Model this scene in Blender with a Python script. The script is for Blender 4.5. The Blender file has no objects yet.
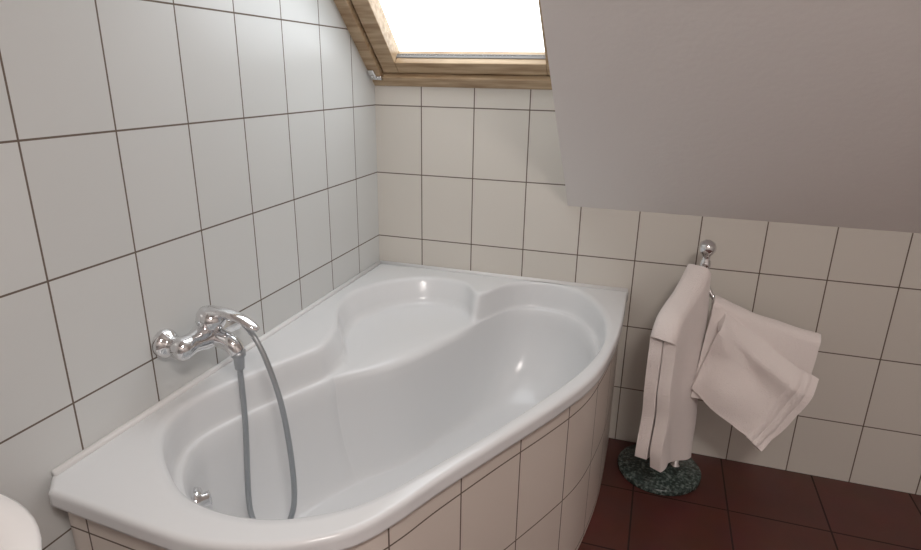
import bpy, math
import numpy as np
from mathutils import Vector, Matrix, noise
CAM=(1.02769,-2.14213,.62095); ROT=(1.24927,-.01523,.31403); F=609.307
H=-.114; ZF=-.725
outer_w=[(.283,-1.504),(.366,-1.505),(.435,-1.493),(.511,-1.466),(.579,-1.424),(.621,-1.380),(.657,-1.314),(.698,-1.219),(.775,-1.058),(.870,-.859),(.933,-.693),(.962,-.524),(.976,-.329)]
inner_w=[(.112,-1.290),(.065,-1.203),(.063,-1.120),(.105,-.989),(.160,-.857),(.188,-.768),(.160,-.640),(.087,-.490),(.070,-.358),(.130,-.208),(.260,-.112),(.404,-.128),(.482,-.222),(.555,-.075),(.660,-.022),(.800,-.06),(.900,-.222),(.934,-.425),(.911,-.609),(.856,-.776),(.760,-1.002),(.666,-1.187),(.612,-1.290),(.562,-1.350),(.475,-1.405),(.386,-1.424),(.287,-1.413),(.200,-1.366)]
seat_w=[(.208,-.785),(.250,-.735),(.305,-.670),(.362,-.585),(.418,-.460),(.479,-.300)]

# ---------- helpers
def mat(name,color=(.8,.8,.8),rough=.5,metal=0,**k):
    m=bpy.data.materials.new(name);m.use_nodes=True
    b=m.node_tree.nodes['Principled BSDF']
    b.inputs['Base Color'].default_value=(*color,1);b.inputs['Roughness'].default_value=rough;b.inputs['Metallic'].default_value=metal
    for a,v in k.items(): b.inputs[a.replace('_',' ')].default_value=v
    return m
def N(m,t): return m.node_tree.nodes.new(t)
def LK(m,a,b): m.node_tree.links.new(a,b)
def tilemat(name,c1,c2,grout,w,h,ms,rough,offx=0,offy=0,bump=.25,noise=.0):
    m=mat(name,c1,rough);b=m.node_tree.nodes['Principled BSDF']
    tc=N(m,'ShaderNodeTexCoord');mp=N(m,'ShaderNodeMapping');mp.inputs['Location'].default_value=(offx,offy,0)
    LK(m,tc.outputs['UV'],mp.inputs['Vector'])
    br=N(m,'ShaderNodeTexBrick');br.offset=0;br.squash=1
    br.inputs['Scale'].default_value=1;br.inputs['Brick Width'].default_value=w;br.inputs['Row Height'].default_value=h
    br.inputs['Mortar Size'].default_value=ms;br.inputs['Mortar Smooth'].default_value=.15
    br.inputs['Color1'].default_value=(*c1,1);br.inputs['Color2'].default_value=(*c2,1);br.inputs['Mortar'].default_value=(*grout,1)
    LK(m,mp.outputs[0],br.inputs['Vector'])
    col=br.outputs['Color']
    ns=N(m,'ShaderNodeTexNoise');ns.inputs['Scale'].default_value=7;ns.inputs['Detail'].default_value=4
    LK(m,tc.outputs['Object'],ns.inputs['Vector'])
    mx=N(m,'ShaderNodeMix');mx.data_type='RGBA';mx.blend_type='MULTIPLY';mx.inputs[0].default_value=noise
    LK(m,col,mx.inputs[6]);LK(m,ns.outputs['Color'],mx.inputs[7])
    LK(m,mx.outputs[2],b.inputs['Base Color'])
    r=N(m,'ShaderNodeMapRange');r.inputs[3].default_value=rough;r.inputs[4].default_value=.85
    LK(m,br.outputs['Fac'],r.inputs[0]);LK(m,r.outputs[0],b.inputs['Roughness'])
    inv=N(m,'ShaderNodeMath');inv.operation='SUBTRACT';inv.inputs[0].default_value=1;LK(m,br.outputs['Fac'],inv.inputs[1])
    wv=N(m,'ShaderNodeTexNoise');wv.inputs['Scale'].default_value=90;wv.inputs['Detail'].default_value=2
    LK(m,tc.outputs['Object'],wv.inputs['Vector'])
    b2=N(m,'ShaderNodeBump');b2.inputs['Strength'].default_value=.10;b2.inputs['Distance'].default_value=.001
    LK(m,wv.outputs[0],b2.inputs['Height'])
    bp=N(m,'ShaderNodeBump');bp.inputs['Strength'].default_value=bump;bp.inputs['Distance'].default_value=.002
    LK(m,inv.outputs[0],bp.inputs['Height']);LK(m,b2.outputs[0],bp.inputs['Normal']);LK(m,bp.outputs[0],b.inputs['Normal'])
    return m
def addbump(m,scale,strength,dist=.002,detail=4):
    b=m.node_tree.nodes['Principled BSDF'];tc=N(m,'ShaderNodeTexCoord');ns=N(m,'ShaderNodeTexNoise')
    ns.inputs['Scale'].default_value=scale;ns.inputs['Detail'].default_value=detail
    LK(m,tc.outputs['Object'],ns.inputs['Vector'])
    bp=N(m,'ShaderNodeBump');bp.inputs['Strength'].default_value=strength;bp.inputs['Distance'].default_value=dist
    LK(m,ns.outputs[0],bp.inputs['Height']);LK(m,bp.outputs[0],b.inputs['Normal'])
    return m
def mesh(name,vs,fs,m,parent=None,smooth=False,uv=None):
    me=bpy.data.meshes.new(name);me.from_pydata([tuple(map(float,v)) for v in vs],[],fs);me.update()
    o=bpy.data.objects.new(name,me);bpy.context.scene.collection.objects.link(o)
    if m: me.materials.append(m)
    if smooth:
        for p in me.polygons:p.use_smooth=True
    if uv:
        l=me.uv_layers.new(name='UVMap')
        for p in me.polygons:
            for li in p.loop_indices:
                l.data[li].uv=uv(me.vertices[me.loops[li].vertex_index].co)
    if parent:o.parent=parent
    return o
def fixn(o):
    import bmesh
    b=bmesh.new();b.from_mesh(o.data);bmesh.ops.recalc_face_normals(b,faces=b.faces);b.to_mesh(o.data);b.free();return o
def empty(name):
    o=bpy.data.objects.new(name,None);bpy.context.scene.collection.objects.link(o);o.empty_display_size=.05;return o
def prism(name,poly,axis,a,b,m,uv=None,parent=None):
    def mk(p,t):
        p=list(p);p.insert(axis,t);return p
    n=len(poly);vs=[mk(p,a) for p in poly]+[mk(p,b) for p in poly]
    fs=[list(range(n)),list(range(n,2*n))[::-1]]+[[i,i+n,(i+1)%n+n,(i+1)%n] for i in range(n)]
    return fixn(mesh(name,vs,fs,m,parent,uv=uv))
def bevel(o,w=.003,s=2):
    md=o.modifiers.new('bevel','BEVEL');md.width=w;md.segments=s;md.limit_method='ANGLE';return o
def obox(name,o0,ex,ey,ez,rx,ry,rz,m,parent,bw=.002):
    vs=[];
    for x in rx:
        for y in ry:
            for z in rz: vs.append(Vector(o0)+Vector(ex)*x+Vector(ey)*y+Vector(ez)*z)
    fs=[[0,1,3,2],[4,6,7,5],[0,4,5,1],[2,3,7,6],[0,2,6,4],[1,5,7,3]]
    o=fixn(mesh(name,vs,fs,m,parent));return bevel(o,bw)
def sweep(name,pts,rad,m,parent,n=16,caps=True,sub=0,flat=1.0):
    pts=[Vector(p) for p in pts]
    if sub:
        q=[];rr=[];P=[pts[0]]+pts+[pts[-1]];
        rl=rad if hasattr(rad,'__len__') else [rad]*len(pts)
        for i in range(len(pts)-1):
            p0,p1,p2,p3=P[i:i+4]
            for k in range(sub):
                t=k/sub
                q.append(.5*((2*p1)+(p2-p0)*t+(2*p0-5*p1+4*p2-p3)*t*t+(3*p1-p0-3*p2+p3)*t**3));rr.append(rl[i]*(1-t)+rl[i+1]*t)
        q.append(pts[-1]);rr.append(rl[-1]);pts=q;rad=rr
    if not hasattr(rad,'__len__'): rad=[rad]*len(pts)
    vs=[];up=None
    for i,p in enumerate(pts):
        a=pts[max(i-1,0)];b=pts[min(i+1,len(pts)-1)];d=(b-a).normalized()
        if up is None:
            up=Vector((0,0,1)) if abs(d.z)<.9 else d.orthogonal().normalized()
        up=(up-d*up.dot(d)).normalized();s=d.cross(up)
        for k in range(n):
            t=2*math.pi*k/n;vs.append(p+(up*math.cos(t)*flat+s*math.sin(t))*rad[i])
    fs=[[i*n+k,i*n+(k+1)%n,(i+1)*n+(k+1)%n,(i+1)*n+k] for i in range(len(pts)-1) for k in range(n)]
    if caps: fs+=[list(range(n))[::-1],[(len(pts)-1)*n+k for k in range(n)]]
    return fixn(mesh(name,vs,fs,m,parent,smooth=True))
def lathe(name,c,axis,prof,m,parent,n=32):
    c=Vector(c);ax=Vector(axis).normalized()
    up=ax.orthogonal().normalized();s=ax.cross(up);vs=[]
    for r,h in prof:
        for k in range(n):
            t=2*math.pi*k/n;vs.append(c+ax*h+(up*math.cos(t)+s*math.sin(t))*max(r,1e-4))
    L=len(prof)
    fs=[[i*n+k,i*n+(k+1)%n,(i+1)*n+(k+1)%n,(i+1)*n+k] for i in range(L-1) for k in range(n)]
    fs+=[list(range(n))[::-1],[(L-1)*n+k for k in range(n)]]
    return fixn(mesh(name,vs,fs,m,parent,smooth=True))

# ---------- materials
TW=.20065;UL=.1753;UB=.18408
GR=(.15,.115,.09)
mt_left=tilemat('tile_left',(.67,.68,.67),(.64,.65,.64),GR,TW,.25,.0021,.3,offx=-UL+TW*20,offy=5)
mt_back=tilemat('tile_back',(.70,.665,.61),(.67,.635,.58),GR,TW,.25,.0021,.3,offx=-UB+TW*20,offy=5)
mt_skirt=tilemat('tile_skirt',(.72,.65,.59),(.68,.61,.55),GR,TW,.25,.0021,.3,offx=3.905,offy=5)  # warm pinkish bounce off the red floor is mixed into this tile colour
mt_floor=tilemat('tile_floor',(.135,.040,.030),(.118,.036,.028),(.035,.018,.015),.3,.3,.003,.38,offx=4.03,offy=6.0,noise=.5)
m_acryl=mat('acrylic_white',(.78,.79,.80),.22,Coat_Weight=.15,Coat_Roughness=.12)
m_ceil=addbump(mat('paint_warm_white',(.85,.82,.80),.8),60,.25,.003)
m_wallp=mat('paint_white',(.70,.66,.64),.7)
m_chrome=mat('chrome',(.78,.78,.79),.08,1)
m_hose=mat('hose_metal',(.42,.44,.46),.32,.7)
m_seal=mat('sealant',(.8,.8,.8),.4)
m_cer=mat('ceramic',(.85,.83,.82),.1)
m_dark=mat('dark_gap',(.02,.02,.02),.6)
m_greys=mat('rubber_bead',(.22,.21,.20),.6)
m_towel=addbump(mat('terry',(.94,.86,.83),.95,Sheen_Weight=.4),350,.8,.005,2)
m_wood=mat('pine_wood',(.5,.3,.13),.4)
b=m_wood.node_tree.nodes['Principled BSDF'];tc=N(m_wood,'ShaderNodeTexCoord');mp=N(m_wood,'ShaderNodeMapping');mp.inputs['Scale'].default_value=(3,30,30)
ns=N(m_wood,'ShaderNodeTexNoise');ns.inputs['Scale'].default_value=2;ns.inputs['Detail'].default_value=6
cr=N(m_wood,'ShaderNodeValToRGB');cr.color_ramp.elements[0].position=.35;cr.color_ramp.elements[1].position=.7
cr.color_ramp.elements[0].color=(.56,.42,.27,1);cr.color_ramp.elements[1].color=(.33,.21,.115,1)
LK(m_wood,tc.outputs['Object'],mp.inputs[0]);LK(m_wood,mp.outputs[0],ns.inputs[0]);LK(m_wood,ns.outputs[0],cr.inputs[0]);LK(m_wood,cr.outputs[0],b.inputs['Base Color'])
m_gran=mat('granite_green',(.1,.15,.13),.25)
b=m_gran.node_tree.nodes['Principled BSDF'];tc=N(m_gran,'ShaderNodeTexCoord');vo=N(m_gran,'ShaderNodeTexNoise');vo.inputs['Scale'].default_value=95;vo.inputs['Detail'].default_value=5
cr=N(m_gran,'ShaderNodeValToRGB');e=cr.color_ramp.elements;e[0].position=.36;e[0].color=(.022,.030,.028,1);e[1].position=.68;e[1].color=(.20,.24,.225,1);x=e.new(.52);x.color=(.05,.075,.068,1)
LK(m_gran,tc.outputs['Object'],vo.inputs[0]);LK(m_gran,vo.outputs[0],cr.inputs[0]);LK(m_gran,cr.outputs[0],b.inputs['Base Color'])
m_glass=bpy.data.materials.new('window_glass');m_glass.use_nodes=True
nt=m_glass.node_tree;nt.nodes.remove(nt.nodes['Principled BSDF'])
tr=nt.nodes.new('ShaderNodeBsdfTransparent');gl=nt.nodes.new('ShaderNodeBsdfGlossy');gl.inputs['Roughness'].default_value=.02
ms=nt.nodes.new('ShaderNodeMixShader');ms.inputs[0].default_value=.06
nt.links.new(tr.outputs[0],ms.inputs[1]);nt.links.new(gl.outputs[0],ms.inputs[2]);nt.links.new(ms.outputs[0],nt.nodes['Material Output'].inputs[0])

# ---------- room
XR=2.7;YN=-3.2;ZC=1.75;SL=.855;SW=.93;XW=.74;ZK=.177;ZW=.571
yi=-(ZC-ZK)/SL; yo=-(ZC-ZW)/SW
prism('wall_left',[(YN,ZF),(0,ZF),(0,ZW),(yo,ZC),(YN,ZC)],0,-.1,0,mt_left,uv=lambda c:(-c.y,c.z))
prism('wall_back',[(-.1,ZF),(XR,ZF),(XR,ZK),(XW,ZK),(XW,ZW),(-.1,ZW)],1,0,.12,mt_back,uv=lambda c:(c.x,c.z))
prism('wall_right',[(YN,ZF),(0,ZF),(0,ZK),(yi,ZC),(YN,ZC)],0,XR,XR+.1,m_wallp)
prism('wall_rear',[(0,ZF),(XR,ZF),(XR,ZC),(0,ZC)],1,YN-.1,YN,m_wallp)
prism('floor',[(-.1,YN-.1),(XR+.1,YN-.1),(XR+.1,.12),(-.1,.12)],2,ZF-.1,ZF,mt_floor,uv=lambda c:(c.x,c.y))
prism('ceiling',[(-.1,YN-.1),(XR+.1,YN-.1),(XR+.1,yo),(-.1,yo)],2,ZC,ZC+.1,m_ceil)
prism('ceiling_slope',[(0,ZK),(yi,ZC),(yo,ZC),(.0,ZW+.02)],0,XW,XR,m_ceil)
yt=-.95
prism('ceiling_slope_upper',[(yt,ZK-SL*yt),(yi,ZC),(yo,ZC),(yt,ZW-SW*yt)],0,0,XW,m_ceil)

# ---------- window
win=empty('window_1')
nn=math.hypot(1,SW);e2=(0,-1/nn,SW/nn);e3=(0,SW/nn,1/nn);e1=(1,0,0);O=(0,0,ZW)
Lw=-yt*nn
def wb(n,rx,ry,rz,m=m_wood,bw=.003): return obox(n,O,e1,e2,e3,rx,ry,rz,m,win,bw)
wb('frame_left',(.001,.045),(0,Lw),(-.005,.09))
wb('frame_right',(XW-.045,XW-.001),(0,Lw),(-.005,.09))
wb('frame_bottom',(.045,XW-.045),(0.0,.045),(-.005,.09))
wb('frame_top',(.045,XW-.045),(Lw-.045,Lw),(-.005,.09))
wb('sash_left',(.050,.110),(.05,Lw-.05),(.012,.075))
wb('sash_right',(XW-.095,XW-.05),(.05,Lw-.05),(.012,.075))
wb('sash_bottom',(.110,XW-.095),(.05,.100),(.012,.068))
wb('sash_top',(.110,XW-.095),(Lw-.105,Lw-.05),(.012,.075))
wb('gap_seal',(.045,.05),(.045,Lw-.045),(.02,.07),m_dark,.0005)
wb('gap_seal_low',(.045,XW-.045),(.045,.05),(.02,.07),m_dark,.0005)
wb('glazing_bead',(.110,XW-.095),(.100,.103),(.035,.052),m_greys,.0005)
wb('glass_pane',(.110,XW-.095),(.103,Lw-.105),(.045,.049),m_glass,.0002)
wb('hinge_plate',(.003,.030),(.040,.085),(-.014,-.004),m_chrome,.004)
sweep('hinge_pin',[(.017,-.055,ZW+.035),(.017,-.035,ZW+.028),(.045,-.035,ZW+.026)],.009,m_chrome,win,sub=5)

# ---------- bathtub
def spl(pts,sub,closed):
    n=len(pts);o=[]
    for i in range(n if closed else n-1):
        idx=[(i+k-1)%n if closed else min(max(i+k-1,0),n-1) for k in range(4)]
        p0,p1,p2,p3=[np.array(pts[j]) for j in idx]
        for k in range(sub):
            t=k/sub;o.append(.5*((2*p1)+(p2-p0)*t+(2*p0-5*p1+4*p2-p3)*t*t+(3*p1-p0-3*p2+p3)*t**3))
    if not closed:o.append(np.array(pts[-1]))
    return o
C=np.array((.5,-.8))
def polar(poly,th):
    P=np.array(poly)-C;Q=np.roll(P,-1,0);out=[]
    for t in th:
        d=np.array((math.cos(t),math.sin(t)))
        e=Q-P;den=d[0]*e[:,1]-d[1]*e[:,0]
        with np.errstate(all='ignore'):
            r=(P[:,0]*e[:,1]-P[:,1]*e[:,0])/den;s=(P[:,0]*d[1]-P[:,1]*d[0])/den
        ok=(r>0)&(s>=-1e-6)&(s<=1+1e-6)&np.isfinite(r)
        out.append(r[ok].max() if ok.any() else np.nan)
    return np.array(out)
front=spl([(.035,-1.487)]+outer_w+[(.975,-.03)],10,False)
front=[np.array((min(p[0],.978),p[1])) for p in front]
out_poly=[np.array((.0005,-.0005)),np.array((.0005,-1.452))]+front+[np.array((.978,-.0005))]
NT=600
g=np.linspace(-math.pi,math.pi,NT,endpoint=False)
corn=[math.atan2(p[1]-C[1],p[0]-C[0]) for p in (out_poly[0],out_poly[1],out_poly[-1],out_poly[2])]
th=np.array(sorted(set(list(g)+corn)))
def smooth(r,s):
    K=int(4*s)+2
    k=np.arange(-K,K+1);w=np.exp(-k*k/(2*s*s));w/=w.sum()
    return np.convolve(np.concatenate([r[-K:],r,r[:K]]),w,'valid')
def pi_(r): return np.interp(th,np.concatenate([g,[g[0]+2*math.pi]]),np.concatenate([r,[r[0]]]))
ro=polar(out_poly,th)
rr_g=smooth(polar(spl(inner_w,12,True),g),2.0)
seat_poly=spl(inner_w[:5]+seat_w+inner_w[13:],12,True)
rs_g=smooth(polar(seat_poly,g),4)
rs_g=np.minimum(rs_g,rr_g-.028)
rr=pi_(rr_g);rs=pi_(rs_g)
rr=np.minimum(rr,ro-.02);rs=np.minimum(rs,rr-.028);gap=rr-rs
Z=0*ro
rings=[(ro-.012,-.032+Z),(ro-.003,-.036+Z),(ro,-.034+Z),(ro,-.029+Z),(ro,-.014+Z),(ro,-.008+Z),(ro-.002,-.004+Z),(ro-.006,-.001+Z),(ro-.011,Z),(ro-.016,Z)]
w=np.minimum(.028,.5*(ro-rr))
rings+=[(rr+w,Z),(rr+.4*w,-.001+Z),(rr+.12*w,-.006+Z),(rr,-.015+Z)]
dw=np.minimum(gap*.5,.05)
for f,d in ((.25,-.035),(.45,-.065),(.62,-.083),(.85,-.091),(1.1,-.093)): rings.append((rr-f*np.minimum(dw,gap*.5),d+Z))
for f in (.3,.12): rings.append((rs+f*gap,-.093-.002*(1-f)+Z))
rings+=[(rs,-.102+Z),(rs-.007,-.118+Z)]
DEP=.42
rb=rs-.007;rf=pi_(smooth(rs_g,20))*.70
rf=np.minimum(rf,rb*.86)
for k in range(1,15):
    ph=math.pi/2*k/14
    rings.append((rb-(rb-rf)*(1-math.cos(ph))**.95,-.118-(DEP-.118)*math.sin(ph)**1.0+Z))
for f in (.8,.5,.25): rings.append((rf*f,-DEP-.004*(1-f)+Z))
n=len(th);vs=[];fs=[]
for r,z in rings:
    for k in range(n): vs.append((C[0]+r[k]*math.cos(th[k]),C[1]+r[k]*math.sin(th[k]),H+z[k]))
for i in range(len(rings)-1):
    for k in range(n): fs.append([i*n+k,i*n+(k+1)%n,(i+1)*n+(k+1)%n,(i+1)*n+k])
vs.append((C[0],C[1],H-DEP-.005));b0=(len(rings)-1)*n
for k in range(n): fs.append([b0+k,b0+(k+1)%n,len(vs)-1])
tub=empty('bathtub')
shell=fixn(mesh('tub_shell',vs,fs,m_acryl,tub,smooth=True))
def inset(p,d):
    v=C-p;return p+v/np.linalg.norm(v)*d
sk=[np.array((.001,-1.43))]+[inset(p,.022) for p in front]+[np.array((.955,-.001))]
s=[0]
for i in range(1,len(sk)): s.append(s[-1]+np.linalg.norm(sk[i]-sk[i-1]))
vs=[(p[0],p[1],ZF+.0005) for p in sk]+[(p[0],p[1],H-.031) for p in sk];m_=len(sk)
sko=mesh('tiled_skirt',vs,[[i,i+1,m_+i+1,m_+i] for i in range(m_-1)],mt_skirt,tub,smooth=True)
l=sko.data.uv_layers.new(name='UVMap')
for p in sko.data.polygons:
    for li in p.loop_indices:
        vi=sko.data.loops[li].vertex_index;l.data[li].uv=(s[vi%m_],sko.data.vertices[vi].co.z+.205)
sweep('seal_left',[(.006,-1.45,H+.002),(.006,-.006,H+.002)],.009,m_seal,tub,8)
sweep('seal_back',[(.006,-.006,H+.002),(.975,-.006,H+.002)],.009,m_seal,tub,8)
lathe('overflow_cap',(.128,-1.248,-.30),(1,.8,.25),[(.03,0),(.034,.008),(.030,.018),(.016,.022),(.016,.034),(.0,.036)],m_chrome,tub)
lathe('drain',(.45,-.85,H-DEP-.004),(0,0,1),[(.035,0),(.034,.004),(.02,.006),(0,.006)],m_chrome,tub)

# ---------- faucet
fa=empty('bath_faucet')
fy0,fy1,fz,fx=-1.143,-.993,.025,.062
for i,y in enumerate((fy0,fy1)):
    lathe('escutcheon_%d'%i,(0.0005,y,fz),(1,0,0),[(.033,0),(.035,.004),(.034,.012),(.029,.02),(.022,.025),(.018,.03),(.018,fx)],m_chrome,fa)
lathe('mixer_body',(fx,fy0-.018,fz),(0,1,0),[(0,-.016),(.016,-.013),(.025,-.003),(.027,.006),(.024,.03),(.025,.05),(.031,.07),(.034,.093),(.031,.116),(.025,.136),(.024,.156),(.027,.180),(.025,.189),(.016,.199),(0,.202)],m_chrome,fa)
ym=(fy0+fy1)/2
lathe('cartridge_dome',(fx,ym,fz),(.35,0,1),[(.028,0),(.028,.03),(.033,.034),(.034,.05),(.03,.062),(.017,.07),(0,.072)],m_chrome,fa)
sweep('lever',[(fx+.01,ym,fz+.058),(fx+.05,ym,fz+.062),(fx+.09,ym+.003,fz+.054),(fx+.125,ym+.005,fz+.036),(fx+.138,ym+.005,fz+.028)],[.024,.020,.017,.014,.007],m_chrome,fa,sub=6,flat=.55)
sweep('spout',[(fx,ym+.005,fz-.005),(fx+.03,ym+.005,fz-.008),(fx+.064,ym,fz-.014),(fx+.080,ym,fz-.035)],[.024,.023,.021,.018],m_chrome,fa,sub=6)
lathe('outlet_nut',(.142,ym,fz-.03),(0,0,-1),[(.017,0),(.017,.012),(.013,.016),(.011,.045),(.007,.05)],m_hose,fa)
hp=[(.142,ym,-.045),(.140,ym,-.2),(.135,ym-.01,-.38),(.142,-1.085,-.455),(.18,-1.10,-.485),(.235,-1.095,-.475),(.262,-1.075,-.41),(.258,-1.06,-.30),(.235,-1.05,-.14),(.192,-1.045,-.01),(.145,-1.04,.052),(.105,-1.035,.062),(.075,-1.03,.05)]
q=spl(hp,40,False);L=[0]
for i in range(1,len(q)):L.append(L[-1]+np.linalg.norm(q[i]-q[i-1]))
ss=np.arange(0,L[-1],.0022);Q=np.array(q);pts=np.stack([np.interp(ss,L,Q[:,k]) for k in range(3)],1)
sweep('shower_hose',[tuple(p) for p in pts],[.0074 if i%2 else .0060 for i in range(len(pts))],m_hose,fa,10)

# ---------- towel stand
ts=empty('towel_stand')
lathe('granite_base',(1.15,-.155,ZF+.0005),(0,0,1),[(.140,0),(.143,.004),(.143,.018),(.139,.023),(0,.023)],m_gran,ts,64)
PXY=(1.205,-.135)
lathe('pole',(PXY[0],PXY[1],ZF+.022),(0,0,1),[(.018,0),(.018,.006),(.011,.012),(.011,.74),(.017,.745),(.017,.765),(.012,.770),(.012,.782),(.02,.79),(.026,.802),(.027,.813),(.022,.826),(.01,.834),(0,.835)],m_chrome,ts)
zt=.055
sweep('arm_front',[(PXY[0],PXY[1],zt),(1.175,-.20,.01),(1.115,-.345,-.09),(1.098,-.385,-.112)],.007,m_chrome,ts,sub=6)
sweep('arm_side',[(PXY[0],PXY[1],zt-.03),(1.235,-.15,-.04),(1.30,-.175,-.085),(1.53,-.205,-.145)],.007,m_chrome,ts,sub=6)
def cloth(name,grid,nu,nv,thick,fold,seed,parent=None,m=m_towel):
    vs=[];fs=[]
    for j in range(nv+1):
        for i in range(nu+1):
            p=Vector(grid(i/nu,j/nv));k=noise.noise(p*7+Vector((seed,0,0)))*fold
            k2=noise.noise(p*20+Vector((seed,5,0)))*fold*.15
            vs.append(p+Vector((k*.5,k+k2,k2)))
    for j in range(nv):
        for i in range(nu):
            a=j*(nu+1)+i;fs.append([a,a+1,a+nu+2,a+nu+1])
    o=mesh(name,vs,fs,m,parent,smooth=True)
    sd=o.modifiers.new('s','SOLIDIFY');sd.thickness=thick;sd.offset=0
    bv=o.modifiers.new('b','BEVEL');bv.width=thick*.4;bv.segments=4;bv.limit_method='ANGLE';bv.angle_limit=1
    return o
def t1(u,v):
    top=Vector((1.187,-.170,.030)).lerp(Vector((1.10,-.380,-.095)),u)
    top.z-=.012*math.sin(u*math.pi)
    top.z-=.045*max(0,(u-.75)/.25)**2
    side=Vector((.93,-.36,0)).normalized()
    s=(v-.5)*2;a=abs(s)
    zb=-.610+.055*u+(.012 if s<0 else -.012)
    h=top.z+.016-(top.z+.016-zb)*max(0,(a-.08)/.92)
    off=math.copysign(math.sin(min(a/.08,1)*math.pi/2)*.021-.004*a,s)
    drift=Vector((.02,0,0))*(a*(1-u))
    wob=.010*math.sin(u*7+s*1.2)*a
    return Vector((top.x,top.y,h))+side*(off+wob)+drift
towel1=cloth('towel',t1,30,90,.038,.016,1)
def t2(u,v):
    top=Vector((1.245,-.160,-.060)).lerp(Vector((1.545,-.212,-.135)),u)
    top.z-=.012*math.sin(u*math.pi)
    s=(v-.5)*2;a=abs(s)
    if s<0: bot=Vector((1.235,-.12,-.36)).lerp(Vector((1.50,-.15,-.40)),u)
    else: bot=Vector((1.215,-.215,-.37)).lerp(Vector((1.53,-.225,-.35)),u)
    t=max(0,(a-.08)/.92)
    p=top.lerp(bot,t);p.y+=math.copysign(math.sin(min(a/.08,1)*math.pi/2)*.018,-s)
    p.z+=.012*(1-min(a/.08,1))
    p.y+=.010*math.sin(u*8+t*3)*t
    return p
towel2=cloth('towel.001',t2,50,90,.026,.016,7)
A,B,Cc,D=[Vector(x) for x in ((1.275,-.240,-.085),(1.550,-.266,-.238),(1.432,-.296,-.486),(1.208,-.256,-.328))]
def t3(u,v):
    p=(A.lerp(B,u)).lerp(D.lerp(Cc,u),v)
    r=math.hypot(u,v);a=math.atan2(v,u+.05)
    p.y+=-.015*math.sin(a*7+.6)*min(r*1.3,1)-.005*math.sin(v*9+u*3)
    p.y+=.05*max(0,.15-v)/.15*(1-u*.6)
    p.z-=.010*math.sin(u*math.pi)*(1-v)
    if .80<u<.83 or .89<u<.915:p.y-=.004
    p+=Vector((.012,0,-.012))*math.sin(v*math.pi)*u
    return p
cloth('folded_flap',t3,110,70,.030,.016,13,towel2)

# ---------- washbasin
wbn=empty('washbasin')
zc=.125;cx,cy=.255,-1.995
def sup(a,b,t,e=2.5):
    c,s_=math.cos(t),math.sin(t);return (a*math.copysign(abs(c)**(2/e),c),b*math.copysign(abs(s_)**(2/e),s_))
prof=[(.3,-.17),(.6,-.15),(.85,-.09),(.97,-.03),(1,-.01),(1,-.004),(.985,0),(.88,0),(.85,-.006),(.8,-.04),(.65,-.10),(.35,-.125),(.05,-.13)]
n=72;vs=[];fs=[]
for f,z in prof:
    for k in range(n):
        x,y=sup(.254*f,.278*f,2*math.pi*k/n);vs.append((cx+x,cy+y,zc+z))
for i in range(len(prof)-1):
    for k in range(n): fs.append([i*n+k,i*n+(k+1)%n,(i+1)*n+(k+1)%n,(i+1)*n+k])
fs.append(list(range(n)));fs.append([(len(prof)-1)*n+k for k in range(n)])
fixn(mesh('basin_bowl',vs,fs,m_cer,wbn,smooth=True))
lathe('basin_pedestal',(.17,cy,ZF+.0005),(0,0,1),[(.12,0),(.11,.03),(.085,.2),(.08,.5),(.10,.69)],m_cer,wbn)

# ---------- lights
w=bpy.data.worlds.new('sky');bpy.context.scene.world=w;w.use_nodes=True
bg=w.node_tree.nodes['Background'];bg.inputs[0].default_value=(.92,.965,1,1);bg.inputs[1].default_value=3.5
ar=bpy.data.lights.new('window_portal','AREA');ar.shape='RECTANGLE';ar.size=XW-.1;ar.size_y=Lw-.1;ar.cycles.is_portal=True
ao=bpy.data.objects.new('window_portal',ar);bpy.context.scene.collection.objects.link(ao)
c=Vector(O)+Vector(e1)*XW/2+Vector(e2)*Lw/2+Vector(e3)*.1
M=Matrix((Vector(e1),Vector(e2),Vector(e3))).transposed().to_4x4();M.translation=c;ao.matrix_world=M
fill=empty('added_fill')  # added room fill: area light plus glowing bowl, unseen behind the camera
m_em=mat('fill_glow',(.9,.85,.8),.4);bb=m_em.node_tree.nodes['Principled BSDF'];bb.inputs['Emission Color'].default_value=(1,.88,.75,1);bb.inputs['Emission Strength'].default_value=2
lathe('fill_bowl',(1.5,-2.5,ZC-.001),(0,0,-1),[(.16,0),(.16,.02),(.14,.06),(.08,.09),(0,.1)],m_em,fill)
al=bpy.data.lights.new('fill_light','AREA');al.shape='DISK';al.size=.5;al.energy=27;al.color=(1,.93,.885)
alo=bpy.data.objects.new('fill_light',al);bpy.context.scene.collection.objects.link(alo);alo.location=(1.5,-2.5,ZC-.12);alo.parent=fill

cd=bpy.data.cameras.new('camera');cd.sensor_width=36;cd.lens=F/921*36;cd.clip_start=.01
co=bpy.data.objects.new('camera',cd);bpy.context.scene.collection.objects.link(co);co.location=CAM;co.rotation_euler=ROT
bpy.context.scene.camera=co
bpy.context.scene.view_settings.view_transform='Standard'
